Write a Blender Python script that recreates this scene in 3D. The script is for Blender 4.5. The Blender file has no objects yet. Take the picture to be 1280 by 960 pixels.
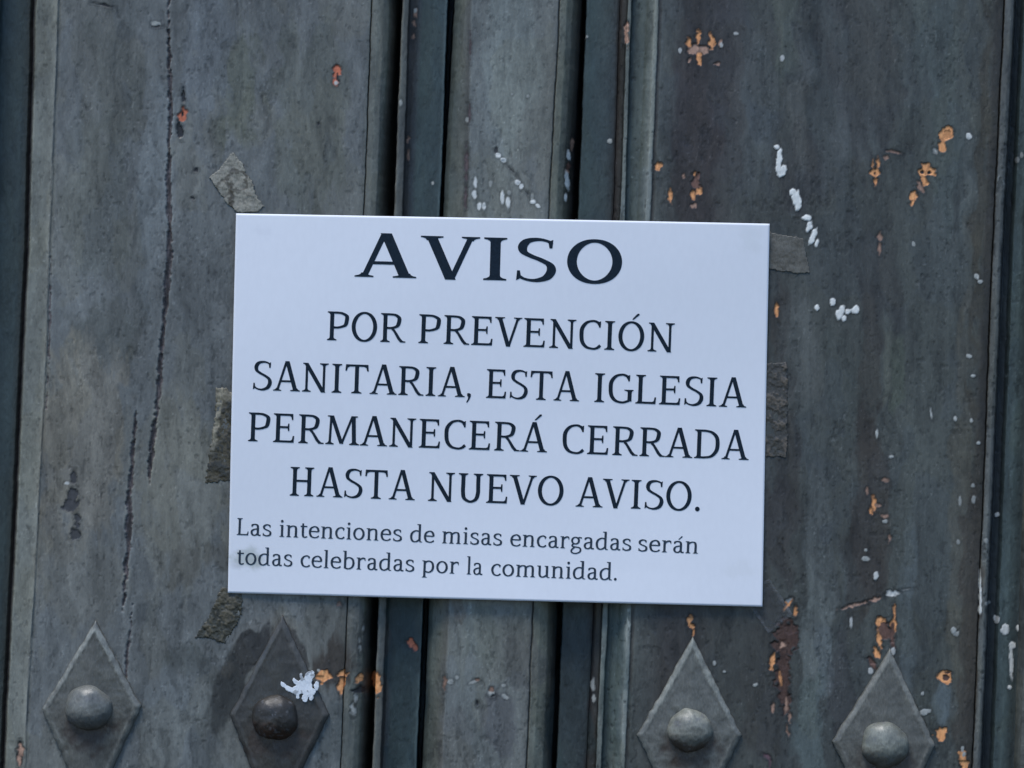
import bpy, math
import numpy as np
from mathutils import Matrix, Vector

# ------------------------------------------------------------------ camera, sky, sun, exposure
sc = bpy.context.scene
C = sc.collection
MM = 0.446            # millimetres on the door per photo pixel
ROLL = math.radians(2.3)
DIST = 1.70
cr, sr = math.cos(ROLL), math.sin(ROLL)
cam_d = bpy.data.cameras.new('camera')
cam = bpy.data.objects.new('camera', cam_d); C.objects.link(cam)
cam_d.sensor_width = 36.0
cam_d.lens = 36.0 * DIST / (1280 * MM / 1000.0)
cam_d.clip_start = 0.05; cam_d.clip_end = 100
cam.matrix_world = Matrix(((cr, -sr, 0, 0), (0, 0, -1, -DIST), (sr, cr, 0, 0), (0, 0, 0, 1)))
sc.camera = cam

SUN_EL, SUN_AZ = 65.0, -35.0      # azimuth measured from straight in front of the door, negative = left
w = bpy.data.worlds.new("World"); sc.world = w; w.use_nodes = True
nt = w.node_tree; nt.nodes.clear()
out = nt.nodes.new('ShaderNodeOutputWorld'); bg = nt.nodes.new('ShaderNodeBackground')
sky = nt.nodes.new('ShaderNodeTexSky'); sky.sky_type = 'NISHITA'; sky.sun_disc = False
sky.sun_elevation = math.radians(SUN_EL)
sky.sun_rotation = math.radians(180 - SUN_AZ)
sky.air_density = 1.0; sky.dust_density = 0.3; sky.ozone_density = 10.0
bg.inputs['Strength'].default_value = 0.10
nt.links.new(sky.outputs[0], bg.inputs[0]); nt.links.new(bg.outputs[0], out.inputs[0])
sun_d = bpy.data.lights.new('sun', 'SUN'); sun_d.energy = 1.5; sun_d.angle = math.radians(22)
sun_d.color = (1.0, 0.97, 0.93)
sun = bpy.data.objects.new('sun', sun_d); C.objects.link(sun)
el, az = math.radians(SUN_EL), math.radians(SUN_AZ)
to_sun = Vector((math.sin(az) * math.cos(el), -math.cos(az) * math.cos(el), math.sin(el)))
sun.rotation_euler = to_sun.to_track_quat('Z', 'Y').to_euler()
sc.view_settings.view_transform = 'Standard'; sc.view_settings.look = 'None'
sc.view_settings.gamma = 1.0; sc.view_settings.exposure = 1.0

# ------------------------------------------------------------------ helpers
def w2p(u, v):
    """door millimetres -> photo pixels (door plane)"""
    dx = (u * cr + v * sr) / MM; dy = (-u * sr + v * cr) / MM
    return 640 + dx, 480 - dy
def p2w(px, py):
    dx = (px - 640) * MM; dy = (480 - py) * MM
    return dx * cr - dy * sr, dx * sr + dy * cr

def _hash(ix, iy, seed):
    h = (ix.astype(np.int64) * 374761393 + iy.astype(np.int64) * 668265263 + seed * 974634777) & 0xFFFFFFFF
    h = ((h ^ (h >> 13)) * 1274126177) & 0xFFFFFFFF
    h = h ^ (h >> 16)
    return (h & 0xFFFFFF).astype(np.float32) / 16777215.0
def vn(x, y, seed=0):
    x = np.asarray(x, dtype=np.float32); y = np.asarray(y, dtype=np.float32)
    x, y = np.broadcast_arrays(x, y)
    ix = np.floor(x); iy = np.floor(y); fx = x - ix; fy = y - iy
    fx = fx * fx * (3 - 2 * fx); fy = fy * fy * (3 - 2 * fy)
    ix = ix.astype(np.int64); iy = iy.astype(np.int64)
    a = _hash(ix, iy, seed); b = _hash(ix + 1, iy, seed); c = _hash(ix, iy + 1, seed); d = _hash(ix + 1, iy + 1, seed)
    return (a + (b - a) * fx) * (1 - fy) + (c + (d - c) * fx) * fy
def fbm(x, y, seed=0, o=3, g=0.5):
    s = 0; a = 1; t = 0
    for k in range(o):
        s = s + a * vn(x * (2.03 ** k) + 17.3 * k, y * (2.03 ** k) + 9.1 * k, seed + k * 31); t += a; a *= g
    return s / t
def sst(a, b, x):
    t = np.clip((x - a) / (b - a), 0, 1); return t * t * (3 - 2 * t)

ILL = np.array([0.60, 0.69, 0.88])
def P(r, g, b):
    """paint colour whose flat, openly lit face shows roughly this sRGB value"""
    c = np.array([r, g, b]) / 255.0
    c = np.where(c <= 0.04045, c / 12.92, ((c + 0.055) / 1.055) ** 2.4)
    return np.clip(c / ILL, 0.004, 0.85)

def mesh_obj(name, verts, faces, mat, parent=None, col=None, smooth=True):
    me = bpy.data.meshes.new(name)
    verts = np.asarray(verts, dtype=np.float32)
    if isinstance(faces, np.ndarray):
        n = faces.shape[1]; nf = faces.shape[0]
        me.vertices.add(len(verts)); me.vertices.foreach_set('co', verts.ravel())
        me.loops.add(nf * n); me.loops.foreach_set('vertex_index', faces.astype(np.int32).ravel())
        me.polygons.add(nf); me.polygons.foreach_set('loop_start', np.arange(0, nf * n, n, dtype=np.int32))
        me.update(calc_edges=True)
    else:
        me.from_pydata([tuple(map(float, q)) for q in verts], [], faces)
    if col is not None:
        at = me.attributes.new('Col', 'FLOAT_COLOR', 'POINT')
        cc = np.ones((len(verts), 4), dtype=np.float32); cc[:, :col.shape[1]] = col
        at.data.foreach_set('color', cc.ravel())
    me.polygons.foreach_set('use_smooth', np.full(len(me.polygons), smooth, dtype=bool))
    me.materials.append(mat); me.update()
    o = bpy.data.objects.new(name, me); C.objects.link(o)
    if parent: o.parent = parent
    return o
def empty(name, loc, label, cat, group=None):
    o = bpy.data.objects.new(name, None); C.objects.link(o); o.location = loc
    o.empty_display_size = 0.05
    o['label'] = label; o['category'] = cat
    if group: o['group'] = group
    return o
def to_m(u, v, front):
    """mm right, mm up, mm in front of the panel faces -> metres"""
    return np.stack([u / 1000.0, -front / 1000.0, v / 1000.0], axis=-1)

# ------------------------------------------------------------------ materials
def mat_attr(name, rough=(0.45, 0.75), spec=0.4, grain=0.18, gs=900, bump=0.25, metal=0.0, mix=None):
    m = bpy.data.materials.new(name); m.use_nodes = True
    t = m.node_tree; b = t.nodes['Principled BSDF']
    a = t.nodes.new('ShaderNodeAttribute'); a.attribute_name = 'Col'
    tc = t.nodes.new('ShaderNodeTexCoord')
    mp = t.nodes.new('ShaderNodeMapping'); mp.inputs['Scale'].default_value = (1, 1, 0.45)
    t.links.new(tc.outputs['Object'], mp.inputs[0])
    n1 = t.nodes.new('ShaderNodeTexNoise'); n1.inputs['Scale'].default_value = gs; n1.inputs['Detail'].default_value = 3
    n2 = t.nodes.new('ShaderNodeTexNoise'); n2.inputs['Scale'].default_value = gs * 0.12; n2.inputs['Detail'].default_value = 5
    t.links.new(mp.outputs[0], n1.inputs[0]); t.links.new(mp.outputs[0], n2.inputs[0])
    r1 = t.nodes.new('ShaderNodeMapRange'); r1.inputs[1].default_value = 0.3; r1.inputs[2].default_value = 0.7
    r1.inputs[3].default_value = 1 - grain; r1.inputs[4].default_value = 1 + grain
    t.links.new(n1.outputs[0], r1.inputs[0])
    mx = t.nodes.new('ShaderNodeVectorMath'); mx.operation = 'SCALE'
    t.links.new(a.outputs['Color'], mx.inputs[0]); t.links.new(r1.outputs[0], mx.inputs['Scale'])
    t.links.new(mx.outputs[0], b.inputs['Base Color'])
    rr = t.nodes.new('ShaderNodeMapRange'); rr.inputs[1].default_value = 0.3; rr.inputs[2].default_value = 0.7
    rr.inputs[3].default_value = rough[0]; rr.inputs[4].default_value = rough[1]
    t.links.new(n2.outputs[0], rr.inputs[0]); t.links.new(rr.outputs[0], b.inputs['Roughness'])
    bp = t.nodes.new('ShaderNodeBump'); bp.inputs['Strength'].default_value = bump; bp.inputs['Distance'].default_value = 0.0004
    t.links.new(n1.outputs[0], bp.inputs['Height']); t.links.new(bp.outputs[0], b.inputs['Normal'])
    b.inputs['Specular IOR Level'].default_value = spec; b.inputs['Metallic'].default_value = metal
    return m
M_paint = mat_attr('old_door_paint', rough=(0.4, 0.62), grain=.10, bump=.18)
M_iron = mat_attr('painted_iron', rough=(0.32, 0.6), spec=0.5, gs=1100, bump=0.35)
M_tape = mat_attr('old_tape', rough=(0.3, 0.6), spec=0.5, gs=1500, bump=0.3)
M_splat = mat_attr('dried_white_paint', rough=(0.5, 0.7), spec=0.4, grain=0.08, gs=1500)
M_paper = mat_attr('white_paper', rough=(0.38, 0.5), spec=0.35, grain=0.012, gs=400, bump=0.03)
def mat_ink(name, col):
    m = bpy.data.materials.new(name); m.use_nodes = True
    b = m.node_tree.nodes['Principled BSDF']
    t = m.node_tree
    n = t.nodes.new('ShaderNodeTexNoise'); n.inputs['Scale'].default_value = 700
    tc = t.nodes.new('ShaderNodeTexCoord'); t.links.new(tc.outputs['Object'], n.inputs[0])
    r = t.nodes.new('ShaderNodeValToRGB')
    r.color_ramp.elements[0].position = 0.3; r.color_ramp.elements[1].position = 0.7
    r.color_ramp.elements[0].color = (*[c * 0.8 for c in col], 1); r.color_ramp.elements[1].color = (*[c * 1.3 for c in col], 1)
    t.links.new(n.outputs[0], r.inputs[0]); t.links.new(r.outputs[0], b.inputs['Base Color'])
    b.inputs['Roughness'].default_value = 0.6; b.inputs['Specular IOR Level'].default_value = 0.12
    return m
M_ink = mat_ink('printed_black_ink', (0.010, 0.019, 0.029))
M_ink2 = mat_ink('thin_printed_ink', (0.03, 0.045, 0.062))
def mat_film():
    m = bpy.data.materials.new('clear_tape_film'); m.use_nodes = True
    t = m.node_tree; b = t.nodes['Principled BSDF']
    a = t.nodes.new('ShaderNodeAttribute'); a.attribute_name = 'Col'
    t.links.new(a.outputs['Color'], b.inputs['Base Color'])
    n = t.nodes.new('ShaderNodeTexNoise'); n.inputs['Scale'].default_value = 260; n.inputs['Detail'].default_value = 4
    tc = t.nodes.new('ShaderNodeTexCoord'); t.links.new(tc.outputs['Object'], n.inputs[0])
    r = t.nodes.new('ShaderNodeMapRange'); r.inputs[1].default_value = 0.35; r.inputs[2].default_value = 0.7
    r.inputs[3].default_value = 0.08; r.inputs[4].default_value = 0.3
    t.links.new(n.outputs[0], r.inputs[0]); t.links.new(r.outputs[0], b.inputs['Alpha'])
    b.inputs['Roughness'].default_value = 0.3
    return m
M_film = mat_film()

# ------------------------------------------------------------------ key lines of the door's profile (photo pixels)
def line(*pts):
    ys = [p[1] for p in pts]; xs = [p[0] for p in pts]
    k0 = -math.tan(math.radians(2.2))
    ys = [-1500] + ys + [2500]
    xs = [xs[0] + k0 * (-1500 - pts[0][1])] + xs + [xs[-1] + k0 * (2500 - pts[-1][1])]
    sd = int(xs[1] * 7) % 997
    # nicks and dents: no arris of the old joinery runs dead straight
    return lambda y: np.interp(y, ys, xs) + (fbm(y / 44, y * 0 + 3, sd, 3) - .5) * 1.3 + (fbm(y / 7, y * 0 + 5, sd + 1, 2) - .5) * .8
L = dict(
    Z=line((-3, 0), (-42, 960)), A=line((45, 0), (36, 330), (22, 640), (7, 950)),
    B=line((74, 0), (62, 320), (56, 500), (43, 750), (34, 900)),
    a=line((463, 50), (456.5, 230), (434, 767), (428, 910)),
    b=line((489, 50), (479, 230), (454, 910)), c=line((500.7, 50), (493.5, 230), (467, 910)),
    d=line((510.5, 50), (505, 230), (478, 910)), e=line((522, 50), (514, 230), (484, 910)),
    f=line((558, 50), (551.5, 230), (523, 910)), g=line((567, 50), (556, 230), (531, 910)),
    h=line((586, 50), (584, 230), (552.5, 910)), i=line((697.5, 50), (687.7, 230), (660, 910)),
    j=line((719, 50), (709, 230), (685, 910)), k=line((731, 50), (724, 230), (697, 910)),
    l=line((773, 50), (768, 230), (734.6, 910)), m=line((782, 50), (776, 230), (746, 910)),
    n=line((788, 50), (783, 230), (753.7, 910)), o=line((816, 50), (808, 230), (777, 910)),
    p=line((822, 50), (815, 230), (783, 910)),
    q=line((1254, 0), (1240, 300), (1230, 560), (1214, 960)), r=line((1268, 0), (1253, 300), (1242, 560), (1226, 960)),
    s=line((1276, 0), (1262, 300), (1252, 560), (1237, 960)), t=line((1297, 0), (1289, 400), (1278, 720), (1270, 960)))

# rows of the door grid (mm up the door): fine inside the picture, coarse beyond
vs = np.arange(-232, 232.01, 0.54)
ext = []
x = 232.0; s_ = 1.5
while x < 620: x += s_; s_ = min(s_ * 1.25, 14); ext.append(x)
VS = np.concatenate([-np.array(ext)[::-1], vs, np.array(ext)])

# ------------------------------------------------------------------ wear on the boards, given in photo pixels
WOOD = np.array([0.84, 0.37, 0.14]); WOOD_D = np.array([0.13, 0.066, 0.045]); WHITE = np.array([0.72, 0.71, 0.64])
PINK = np.array([0.42, 0.25, 0.17]); RED = np.array([0.55, 0.155, 0.075]); DARK = np.array([0.022, 0.021, 0.021])
PALE = np.array([0.34, 0.34, 0.30])
# (colour, height mm, [ (x, y, rx, ry, angle) ellipses ])
MARKS = [
 (RED, -0.5, [(229, 144, 6, 8, 0)]), (DARK, -0.9, [(229, 119, 2.5, 10, 4), (225, 163, 3.5, 11, 12)]), (DARK, -.8, [(228, 142, 1.6, 3, 0)]),
 (RED * 1.15, -0.5, [(421, 90, 4.5, 7, 5), (419, 103, 3, 5, 0)]), (WHITE * .7, 0.1, [(420, 104, 2, 2.5, 0)]), (DARK, -.8, [(422, 97, 1.2, 5, 8)]),
 (WOOD, -0.5, [(861, 54, 3.5, 7, 8), (873, 46, 4, 7, 0), (889, 53, 4.5, 10, -3), (874, 73, 3, 10, 0)]),
 (PINK, -0.4, [(867, 61, 8, 5, 0), (881, 63, 6, 6, 0), (901, 54, 3, 4, 0), (896, 81, 3, 3, 0), (861, 77, 2.5, 3, 0)]),
 (WHITE * .6, 0.1, [(850, 63, 2.5, 3, 0), (902, 56, 2, 3, 0), (978, 73, 2.5, 3.5, 0), (920, 42, 3, 2, 0)]),
 (WOOD, -0.5, [(1183, 168, 9, 9.5, 0), (1178, 183, 4, 9, 15)]), (PALE, -.3, [(1170, 189, 3, 5, 20)]), (WOOD * .75, -.7, [(1184, 169, 5, 5, 0)]),
 (WOOD, -0.5, [(1094, 215, 5.5, 9, 0), (1091, 205, 1.8, 7, 0), (1098, 205, 1.8, 7, 8), (1094, 227, 2.5, 6, 0)]), (DARK, -.9, [(1094, 216, 1.6, 3.5, 15)]),
 (WOOD * 1.05, -0.5, [(1156, 213, 8, 8, 30), (1163, 215, 7, 6, 0), (1156, 226, 4, 7, 20), (1141, 245, 5, 6, 0), (1140, 254, 3, 4, 0)]),
 (DARK, -1.0, [(1153, 214, 2.2, 2.6, 0), (1161, 216, 2.6, 2.6, 0)]), (PINK * .8, -.3, [(1150, 232, 4, 9, 30), (1117, 190, 8, 2, -15), (1107, 197, 3, 3, 0)]),
 (WHITE * 1.08, 0.4, [(971, 184, 3, 3.2, 0), (974, 197, 3.6, 11, -6), (973, 205, 3, 8, 15), (978, 214, 4.2, 8, -30), (972, 211, 2.5, 4, 0)]),
 (WHITE * 1.08, 0.4, [(991, 240, 4.5, 5, 0), (995, 246, 5, 9, -15), (998, 255, 3.4, 9, -10), (1008, 272, 5.5, 3.6, 0), (1011, 284, 3.6, 7, -20), (1016, 296, 3.4, 11, -22), (1021, 304, 2, 5, -20)]),
 (WHITE, 0.35, [(1041, 377, 3.5, 5, 0), (1021, 385, 3, 3.5, 0), (1051, 390, 4.5, 9, -22), (1055, 398, 3, 4, 0), (1060, 389, 3.5, 3, 0), (1069, 387, 5, 5, 0)]),
 (WOOD, -0.5, [(971, 386, 3, 9, 0), (823, 209, 4, 6, 0), (838, 245, 2.8, 9, 0), (1092, 631, 2.6, 9, 0), (1089, 640, 2, 5, 10)]),
 (WOOD_D * 1.4, -0.4, [(870, 228, 5, 9, 0), (872, 222, 3, 4, 0)]), (WOOD, -.4, [(866, 245, 3, 6, 0), (873, 240, 3.5, 5, 0), (868, 218, 2, 3, 0)]), (PINK, -.3, [(867, 257, 3, 4, 0), (855, 219, 2, 4, 0)]),
 (WHITE * .8, 0.2, [(1211, 170, 3.5, 4.5, 15)]), (PINK * .8, -.3, [(1100, 296, 3, 7, 0), (1099, 311, 1.8, 7, 0)]), (PALE, .1, [(1142, 305, 2.5, 3, 0)]),
 (PALE * 1.2, .2, [(1221, 346, 3, 4, 0), (1211, 445, 3.5, 2.5, 0), (1225, 352, 3, 3, 0), (1216, 470, 3, 2, 0), (1194, 524, 2.2, 3, 0), (1214, 526, 2, 3, 0), (1223, 554, 2.5, 2, 0), (1114, 571, 3, 2, 0), (1164, 517, 1.2, 6, 8), (1096, 542, 1.6, 5, 0)]),
 (PINK * .9, -.2, [(1106, 600, 4, 2, 0), (1098, 632, 4, 2, 0), (1106, 645, 5, 4, 0), (1112, 672, 2, 6, 0), (1084, 613, 2, 5, 0)]),
 (PALE, .2, [(1106, 652, 3.5, 2.5, 0), (1082, 699, 5, 3, -15), (1082, 688, 2, 2, 0)]), (WHITE * .8, .3, [(1095, 720, 3, 5, 0)]),
 # splinter and chips right of the sheet's lower corner
 (PINK * 1.2, -0.4, [(1070, 756, 20, 2, 14), (1092, 750, 10, 2.4, 14)]), (WHITE * .85, -0.3, [(1117, 741.5, 9, 3.6, 12)]), (PALE * .7, -.2, [(1132, 737, 7, 1.5, 5)]),
 (WOOD, -0.5, [(986, 752, 5, 3, 30), (983, 758, 2.5, 7, -35), (994, 764, 2.4, 7, 0), (965, 828, 3.6, 13, -3), (976, 838, 3, 14, 0), (974, 845, 2, 8, 0)]), (WHITE * .8, -.3, [(986, 750, 4, 2, 25)]),
 (WOOD_D * .7, -0.5, [(975, 805, 11, 7, 20), (980, 813, 7, 10, 0), (976, 858, 5, 12, 0), (984, 880, 4.5, 16, -5), (990, 786, 9, 8, 0), (980, 870, 4, 9, 0), (978, 826, 6, 10, 0)]), (WOOD_D * .55, -.3, [(979, 850, 9, 40, 0), (983, 795, 14, 22, 0)]),
 (PINK, -.5, [(983, 880, 2.4, 10, 0), (987, 897, 2, 7, 0), (985, 914, 2.2, 7, 10), (966, 885, 2, 7, 0), (978, 806, 4, 4, 0)]), (WOOD, -.4, [(976, 850, 2, 9, 5)]),
 (WOOD, -0.5, [(862, 778, 3.6, 8, -5), (867, 790, 2.2, 6, -15), (865, 785, 4, 4, 0)]),
 (WOOD, -0.5, [(1100, 778, 5, 7, 0), (1099, 799, 3.8, 14, 3), (1105, 781, 2.6, 6, 0), (1096, 816, 3, 8, 20), (1117, 783, 3, 11, 0), (1118, 765, 2, 8, 0)]),
 (WOOD_D, -0.5, [(1116, 800, 3, 18, 0), (1106, 790, 8, 10, 0), (1090, 828, 4, 10, 30)]), (WHITE * .6, .2, [(1116, 814, 3, 5, 0), (1088, 839, 3, 4, 0), (1064, 778, 1.8, 6, 0)]),
 (WOOD, -0.5, [(1181, 847, 8.5, 9, 0), (1176, 918, 8, 9.5, 0), (1203, 948, 5, 10, 0), (1206, 956, 5, 6, 0)]), (WOOD_D, -.9, [(1183, 847, 3.5, 3.5, 0), (1184, 841, 4, 1.4, 0)]), (PALE, .1, [(1203, 936, 2, 4, 0), (1205, 943, 2.5, 3, 0)]),
 (PALE, .25, [(1192, 788, 3, 4, 0), (1155, 890, 5, 4, 0), (1161, 889, 3, 3, 0), (1153, 867, 2, 2.5, 0), (1147, 925, 6, 1.5, 35), (944, 856, 3, 2, 0), (893, 829, 2, 3, 0), (905, 840, 2, 1.6, 0)]),
 (np.array([.16, .09, .10]), -.3, [(958, 945, 6, 3, -35), (962, 952, 2, 6, 0)]),
 # left leaf, lower right
 (WOOD, -0.5, [(404, 846, 9, 8, -20), (428, 843, 6, 5, 0), (427, 857, 4, 13, -3), (449, 850, 7, 5, 30), (452, 846, 4, 3, 0), (471, 856, 5.5, 13, 2)]), (WHITE * .55, .1, [(398, 838, 2, 2, 0)]),
 (PALE, -.2, [(444, 873, 2.8, 4.5, 0), (441, 887, 3.2, 7.5, 6), (454, 785, 2, 5, 0), (449, 800, 1.6, 4, 0), (450, 810, 2, 5, 0)]), (DARK, -.5, [(449, 863, 8, 4, 0)]),
 (RED * 1.1, -0.5, [(514, 806, 6, 5, -20), (518, 812, 3, 4, 0)]), (PINK * .6, -.3, [(424, 755, 3, 4, 20)]),
 # cover strip
 (WHITE * .9, .2, [(594, 228, 2.6, 7, 0), (593, 243, 2.8, 5, 0), (599, 257, 2.4, 4.5, 0), (605, 258, 2.2, 4.5, 0), (628, 247, 2.5, 8.5, 0), (635, 254, 2.5, 7.5, 0), (623, 194, 3, 3, 0), (629, 200, 3.5, 2.5, -25), (647, 228, 3.5, 3, -20), (652, 233, 3, 3.5, -20), (666, 252, 3.5, 3.5, -30), (672, 257, 3, 2, -30)]),
 (PALE * .8, .15, [(584, 149, 2, 3.5, 0), (636, 241, 2.4, 3, 0), (613, 230, 2.2, 4, 0), (665, 246, 2, 4, 0), (660, 120, 1.8, 2, 0), (640, 118, 1.5, 1.5, 0)]),
 (DARK * 2, -.3, [(639, 212, 7, .8, -48), (658, 240, 6, .8, -55), (620, 187, 2.5, 2.5, 0)]),
 (PINK * 1.1, -.4, [(715, 177, 2, 8, -5), (709, 215, 3, 8, 0)]), (WHITE * .95, .2, [(711, 193, 2.5, 6, 8), (709, 224, 3, 13, 6), (707, 246, 1.8, 5, 0)]), (WOOD_D, -.4, [(710, 206, 4, 4, 0)]),
 (PALE * .9, .1, [(563, 852, 3.5, 3, 0), (571, 847, 2.5, 2.5, 0), (614, 867, 4, 5, 0), (632, 871, 5, 3, -20), (629, 857, 3, 2, 0), (591, 853, 5, 2, 20)]),
 (PINK * .6, -.3, [(556, 855, 2.5, 8, 0), (615, 861, 3, 3, 0), (596, 850, 4, 2, 0)]), (DARK, -.4, [(597, 879, 2, 3, 0), (615, 870, 4, 2, 0)]),
 (np.array([.10, .070, .066]), -.2, [(583, 205, 2.5, 25, 0), (582, 245, 2, 14, 0), (588, 60, 1.6, 18, 0), (587, 140, 1.6, 12, 0)]),
 # moulding between cover strip and right panel
 (PINK * 1.3, -.8, [(783, 43, 3, 15, 3), (784, 30, 2.2, 5, 0)]), (PALE, .1, [(741, 858, 2.6, 9, 0), (742, 875, 2.2, 5, 0)]),
 (PALE * 1.1, .2, [(762, 174, 3, 2.5, 0), (733, 43, 2.4, 1.8, 0)]),
 (PINK * .8, -.3, [(519, 13, 2.5, 5, 0), (517, 27, 2, 4, 0), (516, 42, 2, 5, 0), (510.5, 172, 2.4, 5, 0), (510.5, 190, 2.2, 7, 0)]), (PALE, .1, [(519, 10, 2, 3, 0), (501, 127, 2, 4, 0), (541, 227, 1.8, 2.5, 0)]),
 # left panel small wear
 (PALE, .1, [(195, 30, 6, 3, -15)]), (DARK * 1.6, -.3, [(196, 33, 5, 1.4, 0), (398, 155, 1.6, 2, 0)]), (WHITE * .7, .2, [(84, 604, 3, 2.5, 0)]),
 (np.array([.055, .053, .052]), -.35, [(91, 622, 7, 13, 5), (88, 632, 9, 8, 0), (92, 596, 3, 8, 0), (96, 652, 4, 12, 0), (94, 668, 6, 7, 0)]),
 (DARK, -.7, [(25, 945, 3, 18, 0)]), (PINK, -.5, [(26, 938, 4, 8, 5), (24, 951, 2.4, 9, 0)]),
 (DARK * 1.3, -.4, [(129, 6, 14, 1.6, -12), (245, 213, 3, 2, 0), (241, 248, 3, 2.4, 0)]),
 # far right recess
 (WHITE * .85, .3, [(1246, 777, 4, 5, 0), (1256, 788, 5, 6, 0), (1265.5, 808, 4, 5, 0), (1264, 828, 2.2, 22, 1), (1273, 787, 2.5, 4, 0), (1262, 862, 3, 3, 0), (1246, 645, 3.5, 3, 0), (1225, 740, 1.8, 26, 1), (1225, 762, 2.4, 7, 0)]),
 (PALE * .8, .15, [(1272, 198, 3, 4, 0), (1277, 192, 2, 3, 0), (1234, 755, 4, 3, 0), (1233, 676, 2.5, 3, 0), (1216, 607, 3, 2.5, 0), (1200, 627, 2.4, 7, 0), (1217, 625, 2.5, 5, 0), (1198, 677, 2, 3, 0), (1196, 792, 4, 3, 0)]),
]
# cracks: (polyline, half width px, depth mm)
CRACKS = [
 ([(212, -200), (211, 15), (211, 60), (212, 95), (213, 140), (211, 185), (210, 225), (212, 265), (212, 318), (209, 352), (205, 400), (201, 450), (198, 500), (192, 540), (189, 575), (186, 605)], [0.8, 0.8, 1.6, 2.4, 3.0, 2.2, 4.2, 2.6, 3.6, 4.4, 2.4, 2.6, 2.4, 3.6, 2.6, 0.8], 3.0),
 ([(170, 514), (168, 545), (165, 580), (161, 620), (162, 655), (160, 690), (156, 730), (153, 765)], [0.8, 2.8, 2.6, 3.0, 5.0, 3.2, 2.2, 1.0], 2.8),
 ([(166, 755), (162, 790), (158, 825), (157, 850), (158, 880)], [0.7, 1.7, 1.5, 0.9, 0.5], 2.0),
 ([(63, 320), (62, 420), (60, 465), (58, 510)], [0.5, 0.9, 1.5, 0.5], 1.0),
]
def seg_sdf(px, py, poly, ws):
    d = np.full(px.shape, 1e3, dtype=np.float32)
    for (x0, y0), (x1, y1), w0, w1 in zip(poly[:-1], poly[1:], ws[:-1], ws[1:]):
        dx, dy = x1 - x0, y1 - y0
        t = np.clip(((px - x0) * dx + (py - y0) * dy) / (dx * dx + dy * dy), 0, 1)
        dd = np.hypot(px - x0 - t * dx, py - y0 - t * dy) - (w0 + (w1 - w0) * t)
        d = np.minimum(d, dd)
    return d

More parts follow.
